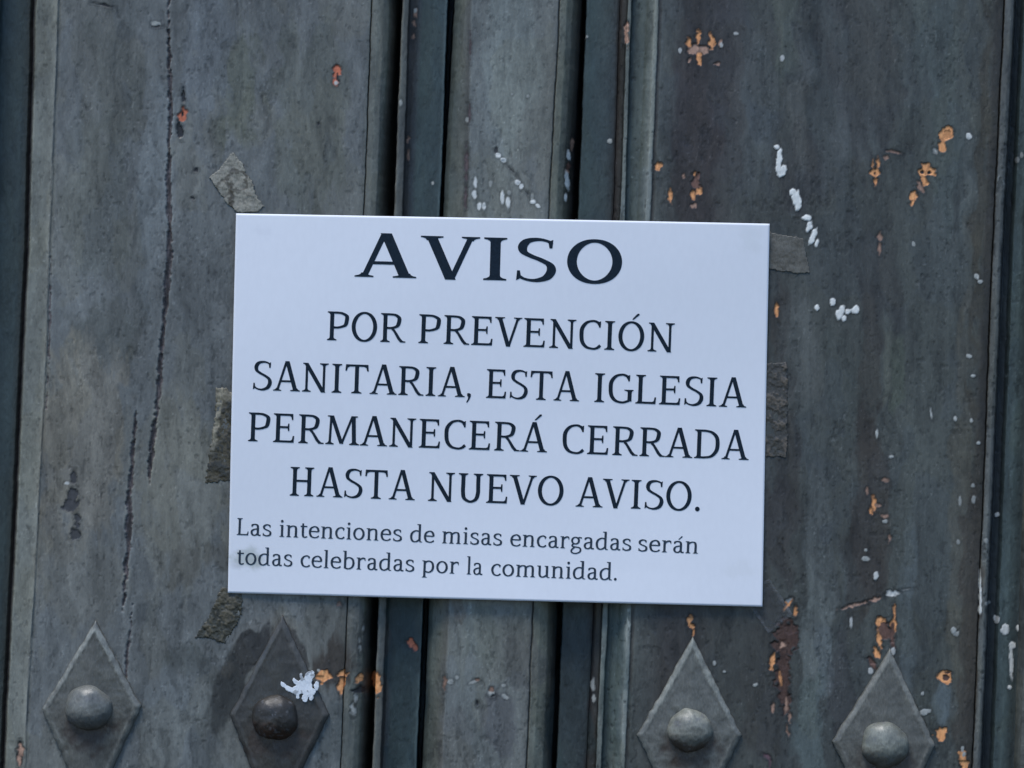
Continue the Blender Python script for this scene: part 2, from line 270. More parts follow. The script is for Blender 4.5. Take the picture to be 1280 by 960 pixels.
# soft stains and repainted patches: (x, y, rx, ry, angle, colour, strength)
LP = P(74, 80, 86)
STAINS = [
 (150, 90, 35, 120, 0, P(66, 72, 76), .6), (300, 110, 28, 75, 5, P(66, 72, 70), .8), (260, 60, 34, 90, 0, P(80, 88, 98), .7),
 (195, 240, 26, 140, 3, P(80, 88, 96), .7), (120, 250, 40, 110, 0, P(68, 74, 76), .5), (390, 150, 45, 130, 0, P(74, 80, 80), .6),
 (130, 420, 42, 55, 25, P(60, 65, 68), .8), (100, 560, 60, 130, 5, P(92, 94, 94), .8), (230, 620, 60, 110, 0, P(84, 88, 88), .6),
 (100, 720, 60, 60, 0, P(82, 86, 88), .6), (225, 700, 22, 30, 20, P(66, 68, 68), .6), (180, 765, 14, 22, 0, P(60, 66, 72), .8),
 (232, 830, 30, 22, -15, P(60, 66, 70), .75), (222, 900, 46, 70, 0, P(82, 90, 98), .7), (255, 930, 18, 60, 10, P(58, 64, 70), .7),
 (275, 700, 16, 20, 0, P(60, 62, 62), .6), (330, 790, 40, 30, -30, P(84, 88, 92), .6),
 (305, 825, 15, 62, 32, P(36, 38, 41), .95), (283, 870, 18, 50, 5, P(40, 44, 48), .85), (372, 812, 10, 40, -28, P(44, 46, 50), .9), (415, 835, 34, 34, 0, P(44, 42, 42), .92), (285, 838, 10, 9, 0, P(50, 52, 54), .9),
 (415, 920, 26, 60, 10, P(54, 62, 68), .6), (440, 780, 16, 40, 0, P(56, 58, 62), .5),
 (450, 500, 60, 300, 0, P(70, 76, 80), .4),
 (505, 850, 24, 140, 2, P(33, 47, 55), .9), (716, 860, 26, 140, 2, P(38, 47, 53), .9), (770, 870, 16, 110, 2, P(56, 70, 76), .6),
 # right panel
 (880, 60, 34, 110, 0, P(44, 44, 48), .7), (868, 215, 34, 80, 0, P(42, 42, 45), .8), (1000, 210, 40, 60, 0, P(50, 52, 57), .6), (975, 400, 16, 60, 0, P(48, 47, 48), .7), (1085, 480, 14, 110, 0, P(50, 50, 50), .6), (960, 870, 34, 90, 0, P(45, 46, 48), .6), (1075, 720, 26, 60, 0, P(46, 46, 47), .6), (1000, 120, 14, 90, 0, P(74, 80, 86), .6), (1108, 440, 8, 60, 0, P(78, 86, 86), .5), (1205, 200, 10, 120, 0, P(72, 80, 84), .5),
 (905, 100, 40, 160, 0, P(50, 52, 58), .6), (945, 130, 24, 110, 0, P(64, 72, 80), .6), (985, 30, 20, 70, 0, P(62, 70, 70), .6), (1080, 90, 50, 120, 0, P(52, 54, 58), .5), (1180, 100, 22, 160, 0, P(66, 76, 80), .65), (1150, 40, 12, 60, 0, P(68, 78, 82), .5),
 (870, 180, 30, 120, 0, P(48, 46, 50), .7), (1050, 160, 10, 60, 5, P(64, 70, 76), .5), (1000, 440, 30, 70, 0, P(64, 70, 76), .6), (1050, 480, 26, 90, 0, P(62, 70, 74), .5), (1125, 470, 10, 60, 0, P(68, 78, 76), .65),
 (1140, 580, 12, 120, 0, P(66, 74, 78), .55), (1020, 570, 26, 80, 0, P(60, 68, 74), .5), (980, 560, 18, 90, 0, P(48, 48, 50), .6), (1090, 640, 24, 120, 0, P(48, 46, 46), .7), (1095, 350, 30, 80, 0, P(52, 54, 58), .5),
 (1025, 690, 20, 100, 0, P(70, 78, 86), .75), (1018, 800, 19, 110, 0, P(84, 94, 102), .8), (1012, 910, 20, 70, 0, P(70, 82, 88), .8), (1135, 760, 10, 130, 2, P(70, 80, 88), .65), (1180, 880, 13, 36, 0, P(76, 88, 98), .8), (980, 660, 24, 60, 0, P(46, 46, 50), .6),
 (925, 820, 30, 60, 0, P(50, 54, 58), .5), (1050, 860, 16, 60, 0, P(50, 52, 58), .5), (1200, 600, 12, 300, 2, P(66, 68, 66), .6), (1226, 250, 7, 260, 2.5, P(52, 52, 48), .8), (1212, 760, 12, 200, 2, P(52, 50, 48), .7),
 (1080, 270, 60, 60, 0, P(54, 60, 64), .5),
 # cover strip
 (640, 60, 30, 160, 2, P(94, 104, 110), .6), (650, 240, 40, 50, 0, P(84, 90, 96), .5), (610, 240, 22, 60, 0, P(74, 80, 82), .5), (625, 900, 24, 40, 0, P(64, 68, 76), .7), (650, 830, 30, 40, 0, P(66, 70, 76), .5), (600, 790, 26, 30, 0, P(78, 86, 88), .5), (570, 930, 20, 50, 0, P(78, 82, 88), .5),
 (578, 770, 14, 18, 0, P(72, 68, 66), .5),
]

def board(name, keys, parent, base, var=1.0, seed=0, label=None, streak=0.0, speck=0.5, gain=1.0):
    """keys: list of (line, px offset, depth mm, colour or None). One solid strip of the door between first and last key."""
    py_rows = w2p(0, VS)[1]
    kx, kd, kc = [], [], []
    for (ln, off, dep, colr) in keys:
        X = (ln(py_rows) if ln is not None else py_rows * 0 + off)
        if ln is not None: X = X + off
        kx.append(X); kd.append(dep); kc.append(base if colr is None else colr)
    kx = np.array(kx)
    # columns
    cols = []
    for i in range(len(keys) - 1):
        gap = np.mean(kx[i + 1] - kx[i]) * MM
        n = max(2, int(math.ceil(gap / 0.54)))
        if gap > 350: n = 36       # boards wholly beside the picture need no fine mesh
        for q in range(n): cols.append((i, q / n))
    cols.append((len(keys) - 2, 1.0))
    ci = np.array([c[0] for c in cols]); cf = np.array([c[1] for c in cols], dtype=np.float32)
    PXg = kx[ci] * (1 - cf)[:, None] + kx[ci + 1] * cf[:, None]          # cols x rows
    # column row positions: solve u for the given v so the sheet is regular in v
    PYg = np.broadcast_to(py_rows, PXg.shape)
    u = (PXg - 640) * MM * cr - (480 - PYg) * MM * sr
    V = np.broadcast_to(VS, PXg.shape)
    for _ in range(2):
        px, py = w2p(u, V)
        # re-evaluate key lines at the true py
        u = u + ((PXg - px) * MM) * cr
    px, py = w2p(u, V)
    kd = np.array(kd, dtype=np.float32); kc = np.array(kc, dtype=np.float32)
    dep = (kd[ci] * (1 - cf) + kd[ci + 1] * cf)[:, None] + 0 * u
    col = (kc[ci] * (1 - cf)[:, None] + kc[ci + 1] * cf[:, None])[:, None, :] * np.ones(u.shape + (1,))
    # parallax: a point lying deeper must sit further out to appear on its line
    vis = (np.abs(u) < 330)
    u = u * (1 + dep / (DIST * 1000.0)) 
    # ---- broad unevenness and tone
    warp = (fbm(px / 22, py / 40, seed + 5, 3) - .5) * 22
    wx, wy = px + warp, py + warp * 1.6
    big = fbm(wx / 46, wy / 190, seed + 1, 3); med = fbm(wx / 13, wy / 46, seed + 2, 4); fine = fbm(px / 3.1, py / 8, seed + 3, 3)
    strk = fbm(px / 2.6, py / 120, seed + 8, 3)
    for (sx, sy, rx, ry, an, c2, st) in STAINS:
        m = (np.abs(px - sx) < 2.2 * (rx + ry * .6)) & (np.abs(py - sy) < 2.0 * ry + rx)
        if not m.any(): continue
        a_ = math.radians(an); X = wx[m] - sx; Y = wy[m] - sy
        xr = X * math.cos(a_) + Y * math.sin(a_); yr = -X * math.sin(a_) + Y * math.cos(a_)
        r = np.sqrt((xr / rx) ** 2 + (yr / ry) ** 2) + (med[m] - .5) * 1.1 + (fine[m] - .5) * .25
        k = (1 - sst(0.75, 1.15, r)) * st
        col[m] = col[m] * (1 - k[:, None]) + np.asarray(c2) * k[:, None]
    tone = 1 + var * ((big - .5) * .95 + (fbm(wx / 9, py / 130, seed + 71, 3) - .5) * .42 + (med - .5) * .42 + (fine - .5) * .16 + (strk - .5) * (.16 + streak))
    # overlapping coats of paint, worn through in patches with a clear edge
    p1 = fbm(wx / 24, wy / 74, seed + 61, 4, .6); p2 = fbm(wx / 15, wy / 52, seed + 62, 4, .6)
    p3 = fbm(px / 7, py / 19, seed + 63, 4, .6); p4 = fbm(px / 4.5, py / 15, seed + 64, 3, .6)
    coat = sst(.53, .56, p1) * .15 - sst(.56, .59, p2) * .17 - sst(.60, .63, p3) * .17 + sst(.62, .66, 1 - p3) * .13 - sst(.70, .73, p4) * .22 + sst(.73, .76, 1 - p4) * .14
    tone = tone + coat * (.45 + .55 * var)
    h = coat * .35
    col = col * np.clip(tone, .25, 2.2)[..., None] * gain
    hue = (sst(.47, .53, fbm(wx / 40, wy / 80, seed + 11, 3)) - .5) * .05 * (.4 + var)
    col = col * np.stack([1.005 + hue * .6, 1.003 + hue * .15, .975 - hue * .9], axis=-1)
    h = h + (big - .5) * -.5 + (med - .5) * .35 + (fine - .5) * .09 + (strk - .5) * .08
    # pits and pale flecks
    pit = fbm(px / 4.2, py / 7.5, seed + 21, 2, .6); msk = fbm(px / 34, py / 60, seed + 23, 2)
    k = sst(.73, .79, pit + (msk - .5) * .28) * speck * .75
    col = col * (1 - .68 * k[..., None]); h = h - k * .35
    fl = fbm(px / 3.0, py / 4.8, seed + 27, 2, .6)
    k = sst(.82, .89, fl + (msk - .5) * .22) * speck
    col = col * (1 - k[..., None]) + (col * 1.5 + .035) * k[..., None]; h = h + k * .12
    hair = sst(.86, .94, fbm(px / 1.7, py / 36, seed + 29, 2)) * speck
    col = col * (1 - .4 * hair[..., None]); h = h - hair * .15
    # paler convex edges come from the key colours, which have their light painted in
    # ---- cracks
    for poly, ws, dpt in CRACKS:
        x0 = min(q[0] for q in poly) - 14; x1 = max(q[0] for q in poly) + 14
        m = (px > x0) & (px < x1) & (py > poly[0][1] - 14) & (py < poly[-1][1] + 14)
        if not m.any(): continue
        jit = (fbm(px[m] / 5, py[m] / 9, seed + 41, 3) - .5) * 5
        sd = seg_sdf(px[m] + jit, py[m], poly, [q * .8 for q in ws]) + (fbm(px[m] / 8, py[m] / 22, seed + 48, 2) - .5) * 3.0 + (fbm(px[m] / 2.5, py[m] / 3.5, seed + 43, 2) - .5) * 2.6
        k = 1 - sst(-.8, .7, sd)
        brown = np.array([.066, .054, .052]) * (0.5 + 1.5 * fbm(px[m] / 3, py[m] / 14, seed + 45, 2))[:, None]
        col[m] = col[m] * (1 - k[:, None]) + brown * k[:, None]
        core = (1 - sst(-2.6, -1.2, sd)) * .6
        col[m] = col[m] * (1 - core[:, None])
        h[m] = h[m] - k * dpt * (.35 + .3 * vn(px[m] / 4, py[m] / 16, 3))
        rim = (1 - sst(.4, 3.0, np.abs(sd - 1.6))) * .3  # lit lip of the crack, painted as a paler edge
        col[m] = col[m] * (1 + rim[:, None] * .5)
    # ---- chips and drips
    cov = np.zeros_like(h); add = np.zeros_like(h)
    for (mc, mh, els) in MARKS:
        mc = np.asarray(mc, dtype=float)
        for (ex, ey, rx, ry, an) in els:
            R_ = max(rx, ry) + 5
            if ex + R_ < px.min() or ex - R_ > px.max(): continue
            m = (np.abs(px - ex) < R_) & (np.abs(py - ey) < R_)
            if not m.any(): continue
            a_ = math.radians(an); X = px[m] - ex + (fbm(px[m] / 4.5, py[m] / 4.5, 81, 2) - .5) * min(5, (1.3 if mh < 0 else .6) * min(rx, ry)); Y = py[m] - ey + (fbm(px[m] / 4.5, py[m] / 4.5, 82, 2) - .5) * min(6, (1.6 if mh < 0 else .8) * min(rx, ry))
            n_ = fbm(px[m] / 2.6, py[m] / 3.4, 77, 2) - .5; n2 = fbm(px[m] / 6, py[m] / 6, 78, 2) - .5
            xr = X * math.cos(a_) - Y * math.sin(a_); yr = X * math.sin(a_) + Y * math.cos(a_)
            e = np.sqrt((xr / rx) ** 2 + (yr / ry) ** 2)
            sd = (e - 1) * min(rx, ry) + (n_ * 1.5 + n2 * min(rx, ry) * .9) * (1 if mh < 0 else .55)
            k = 1 - sst(-.7, .6, sd)
            tint = ((.72 + .5 * fbm(px[m] / 1.8, py[m] / 6, 79, 2)) if mh < 0 else (.92 + .14 * fbm(px[m] / 4, py[m] / 6, 79, 2)))[:, None]
            inner = .55 + .45 * sst(-.4, -2.2, sd) if mh < 0 else 1.0 + 0 * sd
            col[m] = col[m] * (1 - k[:, None]) + mc * tint * inner[:, None] * k[:, None]
            if mh < 0:      # dark lip of the broken paint
                lip = (1 - sst(0, 2.0, np.abs(sd - 1.1))) * .5 * (1 - cov[m])
                col[m] = col[m] * (1 - lip[:, None] * .75)
            else:
                lip = (1 - sst(0, 1.6, np.abs(sd - 1.3))) * .3 * (1 - cov[m])
                col[m] = col[m] * (1 - lip[:, None] * .7)
            add[m] = np.minimum(add[m], k * mh) if mh < 0 else np.maximum(add[m], k * mh)
            cov[m] = np.maximum(cov[m], k)
    front = -dep + h + add
    co = to_m(u, V, front)
    nc, nr = u.shape
    idx = np.arange(nc * nr).reshape(nc, nr)
    q = np.stack([idx[:-1, :-1], idx[1:, :-1], idx[1:, 1:], idx[:-1, 1:]], axis=-1).reshape(-1, 4)
    verts = co.reshape(-1, 3); cols_ = col.reshape(-1, 3)
    # back and side skirts: real thickness
    per = np.concatenate([idx[:, 0], idx[-1, 1:], idx[-2::-1, -1], idx[0, -2:0:-1]])
    back = verts[per].copy(); back[:, 1] = 0.040
    cen = back.mean(axis=0); back[:, 0] += np.sign(cen[0] - back[:, 0]) * 0.00015
    nb = len(verts); k_ = np.arange(len(per)); k2 = (k_ + 1) % len(per)
    side = np.stack([per[k_], nb + k_, nb + k2, per[k2]], axis=-1)
    verts = np.concatenate([verts, back]); cols_ = np.concatenate([cols_, cols_[per]])
    o = mesh_obj(name, verts, np.concatenate([q, side]), M_paint, parent, col=np.clip(cols_, .003, .85))
    if label: o['label'] = label
    return o

# ------------------------------------------------------------------ the two door leaves
TEAL = P(41, 54, 61); TEAL2 = P(42, 56, 62); GREY = P(76, 81, 87); RIDGE = P(102, 105, 107); DKP = P(53, 58, 62); PUR = P(50, 46, 50)
left = empty('door_leaf', (0, 0, 0), 'left leaf of the grey church door, with a long crack down its lighter grey panel', 'door', 'two leaves of the old door')
right = empty('door_leaf', (0, 0, 0), 'right leaf of the old church door, its dark panel speckled with orange and white chips', 'door', 'two leaves of the old door')
k = L
board('stile_board', [(None, -1150, 0, None), (k['Z'], -6, 0, None), (k['Z'], 0, 2.5, None)], left, GREY, seed=100)
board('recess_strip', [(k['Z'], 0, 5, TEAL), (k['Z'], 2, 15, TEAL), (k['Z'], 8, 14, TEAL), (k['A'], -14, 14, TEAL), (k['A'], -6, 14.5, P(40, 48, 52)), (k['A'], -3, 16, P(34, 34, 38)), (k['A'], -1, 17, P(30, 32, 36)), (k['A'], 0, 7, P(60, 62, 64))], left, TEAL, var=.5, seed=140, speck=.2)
board('edge_moulding', [(k['A'], 0, 7, P(70, 76, 78)), (k['A'], 1.5, 3.4, P(94, 101, 104)), (k['A'], 4, 2.8, P(84, 91, 94)), (k['B'], -7, .9, P(86, 92, 94)), (k['B'], -2, .1, P(98, 104, 106)), (k['B'], 0, 0, P(94, 99, 102))], left, RIDGE, var=.5, seed=180, speck=.5)  # light on the left-facing bevel is painted into these paler colours
board('panel_board', [(k['B'], 0, 0, P(88, 93, 97)), (k['B'], 1.5, .7, P(66, 72, 76)), (k['B'], 5, .2, None), (k['a'], -6, 0, None), (k['a'], -1, .2, P(70, 76, 80)), (k['a'], 0, 1.0, P(40, 44, 46))], left, LP, seed=220, var=.7, gain=1.12)
board('bead_moulding', [(k['a'], 0, 1.6, P(36, 38, 40)), (k['a'], 1.5, .3, P(76, 82, 84)), (k['a'], 8, -.4, P(80, 87, 89)), (k['a'], 15, .4, P(76, 82, 84)), (k['b'], -4, 2.8, P(66, 72, 72)), (k['b'], 0, 6, P(52, 54, 54)), (k['b'], 5, 12, P(36, 38, 38)), (k['c'], -2, 21, P(24, 26, 28)), (k['c'], 0, 22, P(20, 24, 28))], left, GREY, var=.5, seed=260, speck=.4)  # bead colours darken to the right: its shaded side is painted in
board('rebate_strip', [(k['c'], 0, 18, P(30, 36, 42)), (k['c'], 1, 6.2, P(86, 92, 98)), (k['c'], 3, 5.6, P(72, 79, 84)), (k['d'], -1, 6.2, P(58, 62, 66)), (k['d'], .6, 10.5, P(38, 38, 42)), (k['e'], -3, 12.5, P(40, 42, 46)), (k['e'], 1, 13, P(42, 50, 58)), (k['e'], 6, 13, TEAL2), (k['f'], -4, 13, TEAL), (k['f'], -1, 12.6, P(54, 70, 80)), (k['f'], 0, 13, P(46, 62, 72)), (k['f'], 1.3, 27, P(22, 32, 38))], left, TEAL2, var=.45, seed=300, speck=.3)  # the fillet's lit face is painted in as paler key colours
board('cover_strip', [(k['f'], 1.3, 27.5, P(16, 24, 30)), (k['g'], -1.5, 27, P(16, 24, 30)), (k['g'], 0, 10.5, P(42, 50, 54)), (k['g'], 5, 7, P(58, 66, 68)), (k['h'], -6, 3.4, P(66, 71, 72)), (k['h'], 0, 2.0, P(62, 65, 67)), (k['h'], 3, 1.0, P(80, 87, 93)), (k['h'], 30, .8, P(84, 92, 98)), (k['i'], -8, .9, P(80, 86, 90)), (k['i'], -1.4, 1.0, P(70, 75, 79)), (k['i'], 0, 2.4, P(34, 36, 38)), (k['i'], 1.4, 1.2, P(72, 78, 78)), (k['i'], 9, 1.6, P(72, 79, 79)), (k['j'], -5, 4.4, P(62, 67, 67)), (k['j'], 1, 9, P(48, 50, 50)), (k['j'], 6, 16, P(34, 34, 36)), (k['k'], -4, 24, P(20, 22, 24)), (k['k'], -.8, 27, P(16, 20, 24))], right, GREY, var=.55, seed=340, gain=1.1)  # shade on the right-hand roundover is painted into its darkening colours
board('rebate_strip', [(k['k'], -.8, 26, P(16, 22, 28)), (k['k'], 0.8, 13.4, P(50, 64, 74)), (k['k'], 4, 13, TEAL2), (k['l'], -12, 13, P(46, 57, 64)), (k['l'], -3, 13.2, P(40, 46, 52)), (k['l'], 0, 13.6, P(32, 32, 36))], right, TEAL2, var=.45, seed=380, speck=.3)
board('ogee_moulding', [(k['l'], 0, 14, P(30, 30, 34)), (k['l'], 3, 12, P(44, 44, 46)), (k['m'], -2, 10.5, P(44, 46, 48)), (k['m'], 0, 9.5, P(26, 28, 30)), (k['m'], 1.2, 3.4, P(84, 94, 100)), (k['n'], -1, 3, P(80, 90, 96)), (k['n'], .5, 7.0, P(34, 46, 52)), (k['n'], 4, 7.6, P(52, 64, 70)), (k['o'], -10, 6, P(62, 72, 76)), (k['o'], -3, 2.2, P(80, 90, 96)), (k['o'], 1, 0.1, P(100, 109, 114)), (k['p'], -1.5, -.1, P(88, 97, 102)), (k['p'], 0, .3, P(58, 63, 68))], right, GREY, var=.7, seed=420, speck=.8)  # pale ridge colours paint in the light on its left-facing slope
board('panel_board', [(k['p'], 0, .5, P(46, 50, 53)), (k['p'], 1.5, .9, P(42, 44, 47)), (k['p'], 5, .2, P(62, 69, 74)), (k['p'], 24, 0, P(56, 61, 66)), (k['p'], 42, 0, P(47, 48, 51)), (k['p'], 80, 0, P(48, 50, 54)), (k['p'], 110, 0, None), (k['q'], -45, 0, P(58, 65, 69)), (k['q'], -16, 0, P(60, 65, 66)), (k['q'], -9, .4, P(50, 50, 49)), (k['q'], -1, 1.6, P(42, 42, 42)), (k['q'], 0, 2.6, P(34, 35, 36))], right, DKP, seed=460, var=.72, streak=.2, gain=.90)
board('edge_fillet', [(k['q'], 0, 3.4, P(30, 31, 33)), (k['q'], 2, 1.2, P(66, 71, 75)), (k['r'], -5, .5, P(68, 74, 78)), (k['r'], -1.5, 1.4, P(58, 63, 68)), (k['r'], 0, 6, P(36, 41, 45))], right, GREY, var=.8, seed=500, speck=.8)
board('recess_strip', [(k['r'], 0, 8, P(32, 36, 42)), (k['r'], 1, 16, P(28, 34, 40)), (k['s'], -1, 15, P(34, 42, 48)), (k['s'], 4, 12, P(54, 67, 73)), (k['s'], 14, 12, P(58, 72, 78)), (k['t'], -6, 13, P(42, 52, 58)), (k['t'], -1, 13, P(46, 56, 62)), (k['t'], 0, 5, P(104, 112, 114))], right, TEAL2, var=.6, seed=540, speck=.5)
board('stile_board', [(k['t'], 0, 3, None), (k['t'], 5, 0, None), (None, 2430, 0, None)], right, P(60, 66, 70), seed=580)

# ------------------------------------------------------------------ iron studs: kite plate with a dome nail head
def interp_ring(corners, n_per):
    pts = []
    for i in range(len(corners)):
        a = np.array(corners[i], float); b = np.array(corners[(i + 1) % len(corners)], float)
        for q in range(n_per): pts.append(a + (b - a) * q / n_per)
    return np.array(pts)
def stud(cx, cy, top, lft, rgt, bot, rad, parent, label, plate_c, rim_c, dome_c, seed, splat=False, dome_low=0.5, rough_edge=1.0, rust=.8):
    n_per = 56
    ring = interp_ring([top, rgt, bot, lft], n_per)                      # px
    nR = len(ring)
    ru, rv = p2w(ring[:, 0], ring[:, 1]); cu, cv = p2w(cx, cy)
    ang = np.arange(nR)
    jig = (fbm(ang / 3.0, ang * 0 + seed, seed, 3) - .5) * 1.3 * rough_edge
    dirx, diry = ru - cu, rv - cv; ln = np.hypot(dirx, diry)
    fr = np.concatenate([np.linspace(0, .84, 30), [.87, .89, .91, .93, .95, .97, .985, 1.0, 1.008, 1.012]])
    nf = len(fr)
    F = fr[:, None]
    uu = cu + dirx * F * (1 + jig / ln * sst(.8, 1, F)); vv = cv + diry * F * (1 + jig / ln * sst(.8, 1, F))
    px, py = w2p(uu, vv)
    hgt = np.interp(fr, [0, .3, .84, .9, .96, 1.0, 1.008, 1.012], [4.4, 4.1, 2.9, 3.1, 2.5, 1.7, .6, -1.2])[:, None] + 0 * uu
    nz = (fbm(px / 9, py / 9, seed + 3, 3) - .5); n2 = (fbm(px / 3, py / 3, seed + 4, 3) - .5)
    hgt = hgt + nz * .45 + n2 * .12
    col = np.ones(uu.shape + (3,)) * plate_c
    rim = sst(.84, .90, F + 0 * uu + n2 * .10) * (1 - sst(.985, 1.01, F + 0 * uu))
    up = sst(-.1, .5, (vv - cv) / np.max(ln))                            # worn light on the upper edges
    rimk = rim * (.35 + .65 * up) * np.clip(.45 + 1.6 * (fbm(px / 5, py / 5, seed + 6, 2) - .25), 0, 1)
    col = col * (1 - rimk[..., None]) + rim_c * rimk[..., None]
    col = col * (1 + .7 * nz + .3 * n2)[..., None]
    # rust run below the nail head
    dxp = (px - cx); dyp = (py - cy)
    rr = np.sqrt((dxp / (rad * 1.2)) ** 2 + ((dyp - rad * .5) / (rad * 1.3)) ** 2)
    rk = (1 - sst(.7, 1.35, rr + nz * .9)) * sst(-.1, .7, dyp / rad) * .92 * rust
    col = col * (1 - rk[..., None]) + np.array([.048, .035, .027]) * rk[..., None]
    co = to_m(uu, vv, hgt)
    idx = np.arange(nf * nR).reshape(nf, nR); nxt = np.roll(idx, -1, axis=1)
    f = np.stack([idx[:-1], idx[1:], nxt[1:], nxt[:-1]], axis=-1).reshape(-1, 4)
    root = mesh_obj('iron_stud', co.reshape(-1, 3), f, M_iron, parent, col=np.clip(col.reshape(-1, 3), .004, .8))
    root['label'] = label
    # dome
    nr_, na = 34, 84
    t = np.linspace(0, 1, nr_)[:, None]; an = np.linspace(0, 2 * math.pi, na, endpoint=False)[None, :]
    prof_r = np.sin(t * math.pi / 2 * 1.06); prof_h = np.cos(t * math.pi / 2 * 1.06)
    lump = 1 + .10 * (fbm(np.cos(an) * 1.6 + 5 + t * 1.2, np.sin(an) * 1.6 + 5 + t, seed + 9, 2) - .5) * 2
    R = rad * MM
    du = R * prof_r * lump * np.cos(an); dv = R * .97 * prof_r * lump * np.sin(an)
    dh = 3.6 + R * .66 * prof_h
    px, py = w2p(cu + du, cv + dv)
    nn = fbm(px / 4, py / 4, seed + 13, 3) - .5; n3 = fbm(px / 11, py / 11, seed + 14, 2) - .5
    dh = dh + nn * .35 * (t < .96) + n3 * .6
    col = np.ones(du.shape + (3,)) * dome_c * (1 + .8 * n3 + .35 * nn)[..., None]
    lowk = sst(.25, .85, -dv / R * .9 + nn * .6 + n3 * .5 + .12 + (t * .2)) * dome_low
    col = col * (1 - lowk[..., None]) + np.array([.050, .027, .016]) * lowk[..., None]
    chip = sst(.68, .76, fbm(px / 3.5, py / 2.4, seed + 17, 2)) * sst(.1, .3, np.abs(-dv / R - .1))
    col = col * (1 - .5 * chip[..., None]) + .13 * .5 * chip[..., None]
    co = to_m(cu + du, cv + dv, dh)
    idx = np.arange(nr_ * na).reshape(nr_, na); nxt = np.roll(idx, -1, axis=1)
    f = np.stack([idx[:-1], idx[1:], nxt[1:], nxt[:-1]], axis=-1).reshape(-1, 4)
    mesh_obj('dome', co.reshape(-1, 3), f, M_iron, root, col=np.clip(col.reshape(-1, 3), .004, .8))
    return root

s1 = stud(112, 884, (120, 776), (53, 886), (177, 883), (112, 1022), 29.5, left,
     'left stud, its plate painted over in grey with a smooth domed head', P(68, 72, 74), P(104, 111, 115), P(82, 88, 92), 11, dome_low=.4, rust=1)
s2 = stud(345, 896, (353, 769), (288, 893), (411, 893), (343, 1034), 29, left,
     'darker stud with white paint splattered over its rusty head', P(45, 47, 49), P(58, 61, 64), P(37, 37, 37), 23, dome_low=1, rust=1)
s3 = stud(861, 912, (866, 796), (797, 918), (926, 918), (861, 1056), 28, right,
     'stud nearest the notice corner, pale dome blending into a worn grey plate', P(74, 79, 82), P(104, 111, 114), P(92, 98, 99), 37, dome_low=.8, rust=1)
s4 = stud(1105, 930, (1112, 812), (1041, 926), (1168, 931), (1104, 1070), 30, right,
     'stud at the far right with orange wood showing above its tip', P(70, 74, 76), P(92, 97, 99), P(90, 97, 98), 53, dome_low=.6, rust=.9)

# ------------------------------------------------------------------ thin torn pieces (tape, splatter): a fine sheet cut along a ragged outline
def poly_sdf(px, py, poly):
    if len(poly[0]) == 5:
        d = np.full(px.shape, 1e9)
        for (ex, ey, rx, ry, an) in poly:
            a_ = math.radians(an); X = px - ex; Y = py - ey
            xr = X * math.cos(a_) - Y * math.sin(a_); yr = X * math.sin(a_) + Y * math.cos(a_)
            d = np.minimum(d, (np.sqrt((xr / rx) ** 2 + (yr / ry) ** 2) - 1) * min(rx, ry))
        return d
    d = np.full(px.shape, 1e9); s = np.ones(px.shape)
    n = len(poly)
    for i in range(n):
        xi, yi = poly[i]; xj, yj = poly[i - 1]
        ex, ey = xj - xi, yj - yi; wx, wy = px - xi, py - yi
        t = np.clip((wx * ex + wy * ey) / (ex * ex + ey * ey), 0, 1)
        d = np.minimum(d, (wx - ex * t) ** 2 + (wy - ey * t) ** 2)
        c1 = py >= yi; c2 = py < yj; c3 = ex * wy > ey * wx
        flip = (c1 & c2 & c3) | (~c1 & ~c2 & ~c3)
        s = np.where(flip, -s, s)
    return s * np.sqrt(d)
def torn(name, poly, mat, colfn, h0=.45, hvar=.35, rag=2.0, step=.42, seed=0, parent=None, holes=0.0, hfn=None):
    xs = [p[0] for p in poly]; ys = [p[1] for p in poly]
    gx = np.arange(min(xs) - 6, max(xs) + 6, step / MM); gy = np.arange(min(ys) - 6, max(ys) + 6, step / MM)
    PX, PY = np.meshgrid(gx, gy, indexing='ij')
    sd = poly_sdf(PX, PY, poly) + (fbm(PX / 4, PY / 4, seed, 3) - .5) * 2 * rag
    if holes: sd = np.maximum(sd, (fbm(PX / 6, PY / 6, seed + 5, 2) - (1 - holes)) * 30)
    u, v = p2w(PX, PY)
    n1 = fbm(PX / 9, PY / 9, seed + 1, 3) - .5; n2 = fbm(PX / 2.5, PY / 2.5, seed + 2, 2) - .5
    h = h0 + n1 * hvar * 1.6 + n2 * hvar * .6
    if hfn is not None: h = h + hfn(PX, PY)
    col = colfn(PX, PY, sd, n1, n2)
    nx, ny = PX.shape
    idx = np.arange(nx * ny).reshape(nx, ny)
    ok = (sd[:-1, :-1] < 0) & (sd[1:, :-1] < 0) & (sd[1:, 1:] < 0) & (sd[:-1, 1:] < 0)
    q = np.stack([idx[:-1, :-1], idx[:-1, 1:], idx[1:, 1:], idx[1:, :-1]], axis=-1)[ok]
    used = np.unique(q); remap = -np.ones(nx * ny, dtype=np.int64); remap[used] = np.arange(len(used))
    q = remap[q]
    top = to_m(u, v, h).reshape(-1, 3)[used]; cc = col.reshape(-1, 3)[used]
    bot = top.copy(); bot[:, 1] += .0009 if mat is not M_film else .0002
    nb = len(top)
    e = np.concatenate([q[:, [0, 1]], q[:, [1, 2]], q[:, [2, 3]], q[:, [3, 0]]])
    key = set(map(tuple, e.tolist())); be = np.array([x for x in key if (x[1], x[0]) not in key])
    sides = np.stack([be[:, 1], be[:, 0], be[:, 0] + nb, be[:, 1] + nb], axis=-1)
    allf = np.concatenate([q, q[:, ::-1] + nb, sides])
    return mesh_obj(name, np.concatenate([top, bot]), allf, mat, parent, col=np.clip(np.concatenate([cc, cc]), .004, .85))
